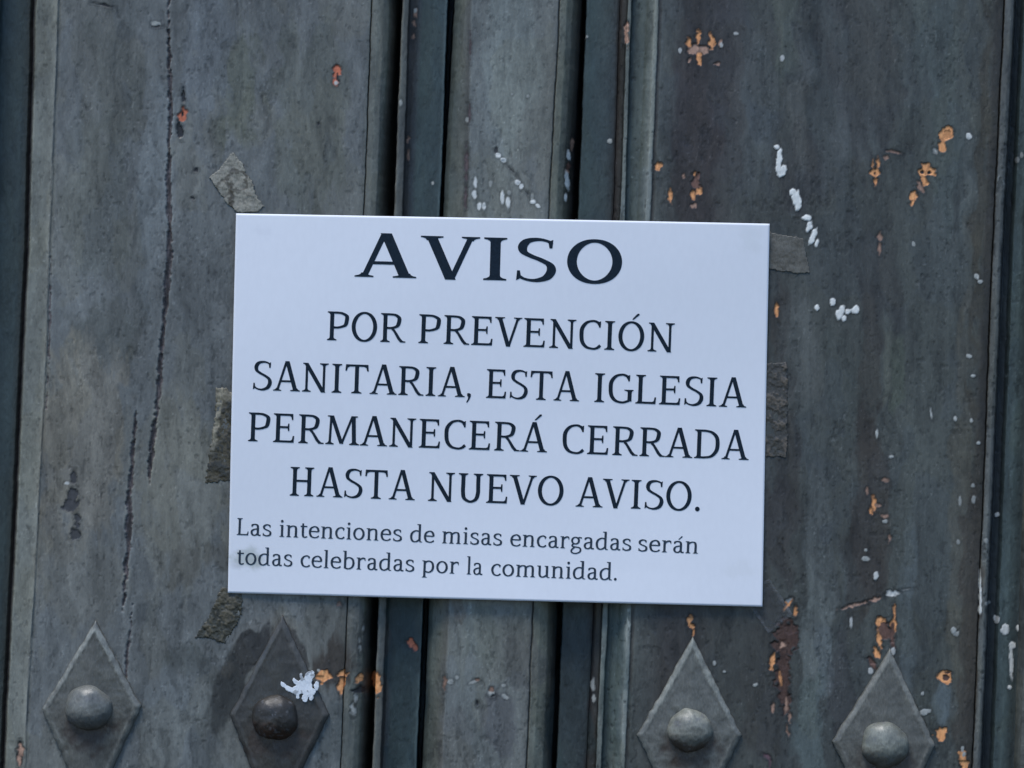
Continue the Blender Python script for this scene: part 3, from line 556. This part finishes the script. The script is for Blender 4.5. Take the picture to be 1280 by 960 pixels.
def two_tone(c1, c2, lo=-.12, hi=.12, wob=1.0):
    c1, c2 = np.asarray(c1), np.asarray(c2)
    def f(px, py, sd, n1, n2):
        k = sst(lo, hi, n1 + n2 * .6)[..., None]
        return (c1 * (1 - k) + c2 * k) * (1 + n2 * .9 * wob)[..., None]
    return f
def tag(o, label, cat, group=None):
    o['label'] = label; o['category'] = cat
    if group: o['group'] = group
TG = 'scraps of old tape around the notice'
def c_scrap(px, py, sd, n1, n2):
    base = P(108, 111, 110) * np.ones(px.shape + (1,)); dk = P(58, 56, 50)
    d1 = np.abs(px - 289 - (py - 235) * .02 + n1 * 6) + n2 * 4; v1 = (1 - sst(1.5, 4, d1)) * sst(222, 232, py)
    d2 = np.abs(np.hypot(px - 297, py - 226) - 13 + n1 * 12) + n2 * 3; v2 = (1 - sst(1, 3, d2)) * .8
    d3 = np.abs(np.hypot(px - 279, py - 236) - 9 + n1 * 10) + n2 * 3; v3 = (1 - sst(1, 2.6, d3)) * .7
    k = np.maximum(np.maximum(v1, v2), v3); k = np.maximum(k, sst(.12, .25, n1) * .4)[..., None]
    return (base * (1 - k) + dk * k) * (1 + n2 * .5 + n1 * .5)[..., None]
o = torn('tape_scrap', [(291, 190), (304, 205), (308, 216), (316, 226), (320, 243), (331, 258), (322, 266), (296, 266), (284, 256), (272, 238), (261, 222), (275, 210)], M_tape, c_scrap, rag=1.6, seed=5, hvar=.5)
tag(o, 'pale wrinkled lozenge of old tape above the upper left corner of the notice', 'tape', TG)
o = torn('tape_scrap', [(955, 289), (1004, 297), (1008, 318), (1013, 341), (998, 343), (984, 340), (955, 336)], M_tape, two_tone(P(78, 80, 80), P(66, 67, 66), wob=.6), rag=1.6, seed=9, h0=.3, hvar=.25)
tag(o, 'greyish torn tape tab at the upper right corner of the notice', 'tape', TG)
o = torn('tape_scrap', [(945, 455), (984, 452), (985, 480), (984, 575), (978, 572), (945, 570)], M_tape, two_tone(P(48, 49, 49), P(72, 69, 66), .0, .28, wob=.6), rag=1.8, seed=13, h0=.3, hvar=.55)
tag(o, 'narrow mottled brown strip of tape along the right edge of the notice', 'tape', TG)
def c_moss(px, py, sd, n1, n2):
    a_ = P(62, 60, 50); b_ = P(36, 37, 34); lt = P(106, 106, 99)
    k = sst(-.12, .15, n1 + n2)[..., None]; c = a_ * (1 - k) + b_ * k
    l = ((1 - sst(1.5, 5, np.abs(px - (276 - (py - 485) * .13) + n1 * 5))) * (1 - sst(540, 580, py)))[..., None]
    l = np.maximum(l, ((1 - sst(8, 14, np.abs(py - 490))))[..., None] * .7)
    return (c * (1 - l) + lt * l) * (1 + n2 * .8)[..., None]
o = torn('tape_scrap', [(270, 484), (282, 484), (300, 500), (300, 602), (276, 602), (256, 604), (262, 560), (268, 520)], M_tape, c_moss, rag=2.2, seed=17, h0=.3, hvar=.5)
tag(o, 'dark mossy tape with a pale strip beside the left edge of the notice', 'tape', TG)
o = torn('tape_scrap', [(276, 735), (304, 735), (303, 765), (292, 788), (282, 806), (262, 798), (244, 797), (252, 782), (262, 768)], M_tape, two_tone(P(42, 44, 40), P(66, 65, 58), -.05, .25), rag=2.2, seed=21, h0=.3, hvar=.6)
tag(o, 'dark crusty tape hanging below the lower left corner of the notice', 'tape', TG)
def c_film(px, py, sd, n1, n2):
    k = (1 - sst(.5, 3.5, np.abs(sd + 2)))[..., None]
    return .10 + k * .12 + 0 * px[..., None] * np.ones(3)
o = torn('clear_tape', [(925, 742), (962, 722), (992, 768), (960, 792)], M_film, c_film, rag=.5, seed=25, h0=.5, hvar=.15)
tag(o, 'clear tape showing past the lower right corner of the notice', 'tape', TG)

# white splatter on the second stud (a patch of the stud itself)
SP = [(381, 857, 12, 12, 0), (387, 846, 7, 11, -12), (392, 841, 4, 7, 10), (372, 863, 10, 7, 0), (352, 855, 5.5, 3.8, -35), (361, 861, 10, 4, -25), (389, 866, 9, 6, 30), (382, 873, 5, 7, 10), (391, 873, 3, 5, -20), (398, 856, 4, 7, 0), (372, 871, 3, 4, 0), (370, 851, 7, 3.4, -40), (377, 844, 3, 6, 10)]
def sp_h(px, py):
    r = np.hypot(px - 345, py - 896)
    return (1 - sst(24, 34, r)) * 4.2
o = torn('white_splatter', [(380 + (q[0] - 380) * .9, 858 + (q[1] - 858) * .9, q[2] * .85, q[3] * .85, q[4]) for q in SP], M_splat, lambda px, py, sd, n1, n2: (np.array([.74, .76, .76]) * (1 - .5 * sst(.1, .25, n1 + n2 * .5))[..., None]), h0=3.9, hvar=.2, rag=1.0, step=.28, holes=.03, seed=31, parent=s2, hfn=sp_h)

# ------------------------------------------------------------------ the notice
notice = empty('paper_notice', (0, 0, 0), 'white printed paper notice headed AVISO taped across both door leaves', 'notice')
NC = [(295.5, 267), (961.5, 280), (952.5, 758), (285, 741)]    # tl tr br bl (px)
tl, tr, br, bl = [np.array(p2w(*p)) for p in NC]
def paper_front(u, v):
    s = (u - tl[0]) / (tr[0] - tl[0]); t = (tl[1] - v) / (tl[1] - bl[1])
    return 1.9 + 2.4 * np.sin(np.clip(s, 0, 1) * math.pi) * (.6 + .4 * t) + .5 * np.sin(s * 7 + 1.2) * (.3 + .3 * t) + 1.2 * np.sin(t * 4.5 + s * 2.5) + .9 * np.clip(t - .9, 0, .1) * 10 * np.sin(s * math.pi) * .5
nS, nT = 240, 170
S, T = np.meshgrid(np.linspace(0, 1, nS), np.linspace(0, 1, nT), indexing='ij')
q_ = lambda i: (tl[i] * (1 - S) * (1 - T) + tr[i] * S * (1 - T) + br[i] * S * T + bl[i] * (1 - S) * T)
u = q_(0); v = q_(1)
front = paper_front(u, v)
px, py = w2p(u, v)
PAP = np.array([.80, .80, .81])
col = np.ones(u.shape + (3,)) * PAP
def stain(sx, sy, rx, ry, c, st, seed):
    global col
    r = np.sqrt(((px - sx) / rx) ** 2 + ((py - sy) / ry) ** 2) + (fbm(px / 7, py / 5, seed, 3) - .5) * 1.1
    k_ = ((1 - sst(.4, 1.15, r)) * st)[..., None]; col = col * (1 - k_) + np.array(c) * k_
stain(311, 697, 24, 15, (.40, .43, .36), .60, 4); stain(322, 700, 13, 10, (.36, .38, .32), .35, 5)
stain(296, 706, 9, 6, (.5, .5, .5), .4, 6)
stain(938, 300, 16, 24, (.68, .69, .67), .3, 8); stain(925, 712, 22, 14, (.70, .70, .68), .28, 9); stain(330, 290, 14, 9, (.70, .70, .72), .35, 10)
col = col * (1 + .03 * (fbm(px / 90, py / 60, 3, 2) - .5))[..., None]
top = to_m(u, v, front).reshape(-1, 3); bot = top.copy(); bot[:, 1] += .00028
idx = np.arange(nS * nT).reshape(nS, nT); nb = nS * nT
qf = np.stack([idx[:-1, :-1], idx[:-1, 1:], idx[1:, 1:], idx[1:, :-1]], axis=-1).reshape(-1, 4)
per = np.concatenate([idx[:-1, 0], idx[-1, :-1], idx[:0:-1, -1], idx[0, :0:-1]])
p2 = np.roll(per, -1)
sd_ = np.stack([per, p2, p2 + nb, per + nb], axis=-1)
cc = col.reshape(-1, 3)
mesh_obj('sheet', np.concatenate([top, bot]), np.concatenate([qf, qf[:, ::-1] + nb, sd_]), M_paper, notice, col=np.concatenate([cc, cc]))

# ------------------------------------------------------------------ lettering: a light serif face drawn from strokes (1000 units per em)
class G:
    def __init__(s, w=88, t=46, flare=1.0): s.w = w; s.t = t; s.polys = []
    def poly(s, *p): s.polys.append([list(p)])
    def serif(s, x, y, d, l=66, r=66, half=None, th=30):
        """horizontal serif at y, body going in direction d from a stem centred x"""
        h = s.w / 2 if half is None else half
        a = [(x - h - l, y), (x + h + r, y), (x + h + r, y + d * th * .75)]
        if r > 0: a += [(x + h + r * .45, y + d * th * 1.15), (x + h + 6, y + d * th * 1.8)]
        a += [(x + h, y + d * th * 2.6), (x - h, y + d * th * 2.6)]
        if l > 0: a += [(x - h - 6, y + d * th * 1.8), (x - h - l * .45, y + d * th * 1.15)]
        a += [(x - h - l, y + d * th * .75)]
        s.poly(*a)
    def stem(s, x, y0, y1, half=None):
        h = s.w / 2 if half is None else half
        s.poly((x - h, y0), (x + h, y0), (x + h, y1), (x - h, y1))
    def bar(s, x0, x1, y, t=None):
        t = (s.t if t is None else t) / 2
        s.poly((x0, y - t), (x1, y - t), (x1, y + t), (x0, y + t))
    def diag(s, x0, y0, x1, y1, wd):
        h = wd / 2; s.poly((x0 - h, y0), (x0 + h, y0), (x1 + h, y1), (x1 - h, y1))
    def curve(s, pts, w=None, t=None, closed=False, rot=0.0, ends=(1, 1), mul=None):
        w = s.w if w is None else w; t = s.t if t is None else t
        P_ = np.array(pts, float); n = len(P_); out = []
        seg = n if closed else n - 1
        for i in range(seg):
            p1, p2_ = P_[i % n], P_[(i + 1) % n]
            p0 = P_[i - 1] if (closed or i > 0) else 2 * p1 - p2_
            p3 = P_[(i + 2) % n] if (closed or i + 2 < n) else 2 * p2_ - p1
            for q in range(8):
                x = q / 8
                out.append(.5 * ((2 * p1) + (-p0 + p2_) * x + (2 * p0 - 5 * p1 + 4 * p2_ - p3) * x * x + (-p0 + 3 * p1 - 3 * p2_ + p3) * x ** 3))
        if not closed: out.append(P_[-1])
        Q = np.array(out)
        if closed: tan = np.roll(Q, -1, 0) - np.roll(Q, 1, 0)
        else: tan = np.gradient(Q, axis=0)
        tan /= np.linalg.norm(tan, axis=1)[:, None] + 1e-9
        nrm = np.stack([-tan[:, 1], tan[:, 0]], 1)
        a = math.radians(rot)
        nx = nrm[:, 0] * math.cos(a) + nrm[:, 1] * math.sin(a); ny = -nrm[:, 0] * math.sin(a) + nrm[:, 1] * math.cos(a)
        hw = np.sqrt((w / 2 * nx) ** 2 + (t / 2 * ny) ** 2)
        m = len(Q)
        if not closed:
            hw = hw * np.interp(np.linspace(0, 1, m), [0, .2, .8, 1], [ends[0], 1, 1, ends[1]])
        A_ = Q + nrm * hw[:, None]; B_ = Q - nrm * hw[:, None]
        quads = []
        for i in range(m if closed else m - 1):
            j = (i + 1) % m
            quads.append([tuple(A_[i]), tuple(A_[j]), tuple(B_[j]), tuple(B_[i])])
        s.polys.append(quads)
def ell(cx, cy, rx, ry, n=12, a0=0):
    return [(cx + rx * math.cos(a0 + 2 * math.pi * i / n), cy + ry * math.sin(a0 + 2 * math.pi * i / n)) for i in range(n)]
H = 667
def glyph(ch, w=88, t=46):
    g = G(w, t)
    acc = None
    if ch in 'ÁÓáó': acc = ch; ch = {'Á': 'A', 'Ó': 'O', 'á': 'a', 'ó': 'o'}[ch]
    adv = dict(A=623, C=563, D=662, E=575, G=611, H=687, I=324, L=537, M=815, N=681, O=653, P=568, R=621, S=496, T=593, U=648, V=604,
               a=488, b=547, c=441, d=555, e=488, g=494, i=278, l=271, m=832, n=558, o=531, p=556, r=414, s=430, t=338, u=552)
    adv[','] = 205; adv['.'] = 205
    W = adv[ch]
    if ch == 'I': g.stem(162, 0, H); g.serif(162, 0, 1); g.serif(162, H, -1)
    elif ch == 'H':
        for x in (172, 515): g.stem(x, 0, H); g.serif(x, 0, 1, 62, 62); g.serif(x, H, -1, 62, 62)
        g.bar(172, 515, 350)
    elif ch == 'A':
        g.diag(102, 0, 303, 690, t * 1.15); g.diag(522, 0, 318, 690, w * 1.08); g.bar(165, 460, 225, t * .9)
        g.serif(100, 0, 1, 68, 72, half=t * .5, th=26); g.serif(524, 0, 1, 80, 62, half=w * .46, th=26)
    elif ch == 'V':
        g.diag(322, -8, 96, H, w * 1.08) if False else g.diag(305, -10, 96, H, w * 1.06)
        g.diag(312, -10, 512, H, t * 1.15)
        g.serif(94, H, -1, 62, 78, half=w * .46, th=26); g.serif(513, H, -1, 72, 66, half=t * .5, th=26)
    elif ch == 'N':
        h2 = t * .56
        g.stem(150, 0, H - 20, half=h2); g.stem(546, 10, H, half=h2); g.diag(538, -8, 128, H, w * 1.12)
        g.serif(150, 0, 1, 72, 72, half=h2); g.serif(546, H, -1, 72, 72, half=h2); g.poly((60, H), (150, H), (150, H - 40), (110, H - 34), (60, H - 24))
    elif ch == 'M':
        h2 = t * .56
        g.diag(135, 0, 158, H, t * 1.1); g.diag(690, 0, 662, H, w); g.diag(405, 20, 170, H, w * 1.0); g.diag(405, 20, 640, H, t * 1.1)
        g.serif(134, 0, 1, 68, 68, half=h2); g.serif(692, 0, 1, 66, 66); g.poly((75, H), (190, H), (180, H - 36), (120, H - 32), (75, H - 22)); g.poly((625, H), (760, H), (760, H - 22), (705, H - 34), (640, H - 36))
    elif ch == 'E' or ch == 'L':
        g.stem(150, 0, H); g.serif(150, 0, 1, 60, 0); g.serif(150, H, -1, 60, 0 if ch == 'E' else 70)
        g.bar(150, 505 if ch == 'E' else 495, t / 2); r = 512 if ch == 'E' else 500
        g.poly((r - 55, 0), (r, 0), (r + 12, 158), (r - 22, 158), (r - 40, 70), (r - 75, t))
        if ch == 'E':
            g.bar(150, 480, H - t / 2); g.poly((425, H), (486, H), (490, H - 140), (458, H - 140), (446, H - 75), (410, H - t))
            g.bar(150, 400, 355, t * .95); g.poly((378, 440), (406, 440), (406, 268), (378, 268), (366, 332), (366, 376))
    elif ch == 'T':
        g.stem(296, 0, H); g.serif(296, 0, 1, 72, 72); g.bar(45, 548, H - t / 2)
        g.poly((40, H), (100, H), (135, H - t), (82, H - 75), (64, H - 150), (28, H - 150)); g.poly((553, H), (493, H), (458, H - t), (511, H - 75), (529, H - 150), (565, H - 150))
    elif ch in 'PR':
        g.stem(150, 0, H); g.serif(150, 0, 1, 60, 66); g.serif(150, H, -1, 60, 0)
        yb = 290 if ch == 'P' else 318; xr = 490 if ch == 'P' else 470
        g.curve([(150, H - t / 2), (270, H - t / 2), (380, H - 38), (xr - 12, H - 95), (xr - 2, (H + yb) / 2 + 10), (xr - 30, yb + 80), (380, yb + 32), (270, yb + 8), (150, yb + t / 2 - 10)])
        if ch == 'R':
            g.poly((262, 330), (330, 350), (420, 225), (505, 95), (560, 36), (622, 26), (622, 0), (505, 0), (440, 70), (345, 235))
    elif ch == 'D':
        g.stem(150, 0, H); g.serif(150, 0, 1, 60, 0); g.serif(150, H, -1, 60, 0)
        g.curve([(150, H - t / 2), (300, H - t / 2 - 2), (440, H - 62), (545, 500), (570, 345), (545, 185), (440, 62), (300, t / 2 + 2), (150, t / 2)])
    elif ch == 'O':
        g.curve(ell(326, 333, 246, 323, 14), closed=True)
    elif ch in 'CG':
        r = 515
        g.curve([(r - 18, 560), (r - 60, 618), (r - 165, 654), (205, 615), (105, 490), (88, 333), (112, 165), (205, 50), (350, 12), (r - 65, 34), (r + 5 if ch == 'C' else r, 95 if ch == 'C' else 60)], ends=(.8, .9))
        g.poly((r - 34, 505), (r, 505), (r + 6, 655), (r - 30, 640), (r - 62, 615))
        if ch == 'C': pass
        else: g.stem(522, 40, 300); g.serif(522, 310, -1, 78, 42, th=24)
    elif ch == 'S':
        g.curve([(428, 580), (385, 628), (280, 655), (160, 628), (105, 545), (120, 455), (200, 392), (310, 335), (405, 262), (425, 165), (370, 60), (250, 14), (130, 35), (62, 92)], rot=-12, w=w * .98, t=t * 1.0, ends=(.45, .45))
        g.poly((400, 520), (432, 520), (440, 655), (412, 640), (385, 620)); g.poly((80, 165), (48, 165), (40, 10), (68, 30), (96, 50))
    elif ch == 'U':
        g.curve([(160, H - 10), (160, 420), (160, 230), (195, 85), (330, 14), (455, 75), (500, 220), (500, 420), (500, H - 10)], w=w, t=t * 1.1)
        g.serif(160, H, -1, 62, 62); g.serif(500, H, -1, 62, 62)
    elif ch == '.': g.curve(ell(105, 46, 27, 27, 8), w=54, t=54, closed=True)
    elif ch == ',':
        g.poly((58, 88), (100, 100), (146, 72), (140, 10), (105, -70), (60, -130), (40, -115), (78, -40), (82, 10), (58, 35))
    # lower case
    X = 467
    if ch == 'a':
        g.curve([(96, 380), (150, 432), (245, 446), (325, 410), (346, 320), (346, 180), (350, 70), (400, 22), (462, 30)], w=w, t=t)
        g.curve([(346, 272), (230, 255), (130, 210), (98, 125), (140, 40), (225, 18), (300, 50), (346, 110)], w=w * .95, t=t)
        g.poly((78, 350), (120, 350), (128, 430), (88, 405))
    elif ch == 'b':
        g.stem(130, 20, 710); g.poly((30, 710), (130, 710), (130, 670), (88, 668), (30, 686))
        g.curve([(130, 370), (210, 432), (315, 446), (425, 380), (462, 240), (425, 95), (320, 20), (215, 12), (130, 50)])
    elif ch == 'c':
        g.curve([(392, 375), (345, 425), (270, 448), (160, 405), (92, 300), (90, 180), (150, 60), (260, 20), (340, 35), (408, 85)], ends=(.9, .9)); g.poly((352, 335), (388, 335), (398, 430), (360, 425))
    elif ch == 'd':
        g.stem(418, 40, 710); g.poly((310, 710), (418, 710), (418, 670), (370, 668), (310, 686)); g.poly((418, 0), (528, 0), (528, 26), (470, 34), (460, 90), (418, 90))
        g.curve([(418, 410), (330, 446), (220, 435), (115, 350), (82, 220), (115, 80), (205, 18), (310, 35), (418, 110)])
    elif ch == 'e':
        g.curve([(95, 258), (250, 258), (405, 262), (395, 370), (330, 435), (250, 448), (140, 395), (86, 290), (88, 165), (150, 55), (270, 18), (370, 38), (440, 90)], ends=(1, .8))
    elif ch == 'g':
        g.curve(ell(222, 315, 135, 130, 10), closed=True, w=w * .9)
        g.curve([(300, 405), (370, 440), (470, 425)], w=40, t=50)
        g.curve([(160, 200), (100, 140), (120, 85), (240, 65), (370, 45), (430, -30), (390, -130), (250, -185), (110, -165), (65, -90), (110, -15), (190, 50)], w=w * .8)
    elif ch in 'il':
        if ch == 'i': g.stem(146, 0, X); g.poly((45, X), (146, X), (146, X - 40), (105, X - 42), (45, X - 24)); g.curve(ell(140, 612, 27, 27, 8), w=54, t=54, closed=True)
        else: g.stem(136, 0, 710); g.poly((35, 710), (136, 710), (136, 670), (95, 668), (35, 686))
        g.serif(146 if ch == 'i' else 136, 0, 1, 54, 54, th=24)
    elif ch in 'nmru':
        if ch == 'u':
            g.curve([(128, 440), (128, 250), (132, 110), (190, 30), (280, 28), (360, 70), (414, 120)], w=w, t=t); g.stem(414, 30, X)
            g.poly((30, X), (172, X), (172, X - 50), (84, X - 42), (30, X - 24)); g.poly((316, X), (458, X), (458, X - 50), (370, X - 42), (316, X - 24)); g.poly((414, 0), (522, 0), (522, 26), (465, 34), (456, 90), (414, 90))
        else:
            g.stem(134, 0, X); g.poly((35, X), (134, X), (134, X - 42), (92, X - 42), (35, X - 24)); g.serif(134, 0, 1, 54, 54, th=24)
            if ch == 'r':
                g.curve([(134, 340), (200, 405), (290, 446), (370, 430)], w=w * .9, t=t * 1.2); g.poly((340, 452), (388, 452), (388, 345), (358, 345))
            else:
                for x0 in ([134] if ch == 'n' else [134, 412]):
                    x1 = x0 + (287 if ch == 'n' else 278)
                    g.curve([(x0, 355), (x0 + 75, 412), (x0 + 165, 440), (x1 - 28, 415), (x1, 320), (x1, 150), (x1, 10)])
                    g.serif(x1, 0, 1, 50, 54, th=24)
    elif ch == 'o': g.curve(ell(265, 233, 184, 216, 12), closed=True)
    elif ch == 'p':
        g.stem(134, -195, X - 10); g.serif(134, -200, 1, 54, 62, th=24); g.poly((35, X), (134, X), (134, X - 42), (92, X - 42), (35, X - 24))
        g.curve([(134, 365), (215, 430), (320, 446), (430, 380), (466, 240), (430, 95), (325, 18), (215, 22), (134, 60)])
    elif ch == 's':
        g.curve([(352, 385), (290, 440), (200, 446), (115, 400), (100, 325), (165, 265), (275, 222), (355, 165), (350, 70), (270, 22), (160, 20), (72, 70)], rot=-12, w=w * .95)
        g.poly((325, 340), (356, 340), (362, 440), (334, 428)); g.poly((92, 125), (60, 125), (54, 15), (84, 30))
    elif ch == 't':
        g.curve([(142, 560), (140, 400), (140, 200), (150, 70), (215, 18), (320, 45)], w=w, t=t, ends=(.7, .8)); g.bar(40, 310, X - t / 2)
        g.poly((30, X - t), (100, X), (142, 575), (142, X - t))
    if acc:
        ax, ay = {'Á': (315, 735), 'Ó': (330, 722), 'á': (235, 520), 'ó': (265, 520)}[acc]
        g.poly((ax, ay), (ax + 34, ay - 6), (ax + 172, ay + 112), (ax + 150, ay + 142), (ax + 112, ay + 128))
    return g.polys, W

def word(txt, x0, y0, x1, y1, cap, w=92, t=50, space=0.0, boxes=None):
    """returns list of (list of quads in px, layer) so that the ink spans x0..x1 with its baseline from (x0,y0) to (x1,y1)"""
    em = cap / .667
    gs = [glyph(c, w, t) for c in txt]
    pen = 0; pl = []
    for (polys, W) in gs:
        pl.append((polys, pen)); pen += W + space
    allx = [q[0] + o_ for polys, o_ in pl for pg in polys for f_ in pg for q in f_]
    mn, mx = min(allx), max(allx)
    dx, dy = (x1 - x0), (y1 - y0)
    Lw = math.hypot(dx, dy); ex = np.array([dx, dy]) / Lw; ey = np.array([ex[1], -ex[0]])
    out_ = []
    for gi, (polys, o_) in enumerate(pl):
        for li, pg in enumerate(polys):
            fs = []
            for f_ in pg:
                fs.append([np.array([x0, y0]) + ex * ((q[0] + o_ - mn) / (mx - mn) * Lw) + ey * (q[1] / 1000 * em) for q in f_])
            out_.append((fs, li + (gi % 2) * .5))
    return out_
def text_part(name, words, mat, label=None):
    verts, faces = [], []
    for wd in words:
        for fs, layer in wd:
            for f_ in fs:
                b = len(verts); pu = [p2w(*q) for q in f_]
                area = sum(pu[i - 1][0] * pu[i][1] - pu[i][0] * pu[i - 1][1] for i in range(len(pu)))
                if area > 0: pu = pu
                else: pu = pu[::-1]
                for (a_, b_) in pu:
                    verts.append((a_ / 1000, -(paper_front(a_, b_) + .15 + layer * .006) / 1000, b_ / 1000))
                faces.append(list(range(b, b + len(pu))))
    o = mesh_obj(name, np.array(verts), faces, mat, notice, smooth=False)
    return o
def bl_y(x): return 346 + (x - 443.5) * (354.8 - 346) / 333
big = []
for ch, a_, b_ in (('A', 443.5, 520.5), ('V', 525, 599), ('I', 604, 632.8), ('S', 645, 694.5), ('O', 708, 776.6)):
    big.append(word(ch, a_, bl_y(a_), b_, bl_y(b_), 53.2, w=106, t=54))
text_part('heading', big, M_ink)
C_ = 36.0
text_part('text_line', [word('POR', 409.2, 425.2, 507, 428.4, C_), word('PREVENCIÓN', 523.2, 428.8, 842, 440.3, C_)], M_ink)
text_part('text_line', [word('SANITARIA,', 316.7, 487.2, 588.7, 496.6, C_), word('ESTA', 607.5, 497.2, 723.7, 501.6, C_), word('IGLESIA', 742.5, 502.3, 932.5, 509.4, C_)], M_ink)
text_part('text_line', [word('PERMANECERÁ', 310.5, 551.2, 683.7, 565.3, C_), word('CERRADA', 702.5, 566.2, 935.5, 575, C_)], M_ink)
text_part('text_line', [word('HASTA', 362.5, 619.2, 518.7, 625, C_), word('NUEVO', 535, 625.7, 703.7, 631.6, C_), word('AVISO.', 719.2, 632.8, 874.2, 638.6, C_)], M_ink)
c2 = 21.2
text_part('small_text_line', [word(*a_, c2, 90, 50) for a_ in (('Las', 296.2, 668.4, 339.5, 670.2), ('intenciones', 349.5, 670.6, 502.5, 676.4), ('de', 512.5, 677, 543, 678.2), ('misas', 552.5, 678.6, 627.5, 681.6), ('encargadas', 637.5, 682.2, 788.7, 688.1), ('serán', 797.5, 688.6, 872, 691.6))], M_ink2)
text_part('small_text_line', [word(*a_, c2, 90, 50) for a_ in (('todas', 296.2, 705.2, 365.7, 707.8), ('celebradas', 375.7, 708.4, 518, 714.2), ('por', 527.5, 714.8, 573, 716.8), ('la', 583.2, 717.4, 603, 718.2), ('comunidad.', 613.7, 719, 770.5, 725))], M_ink2)
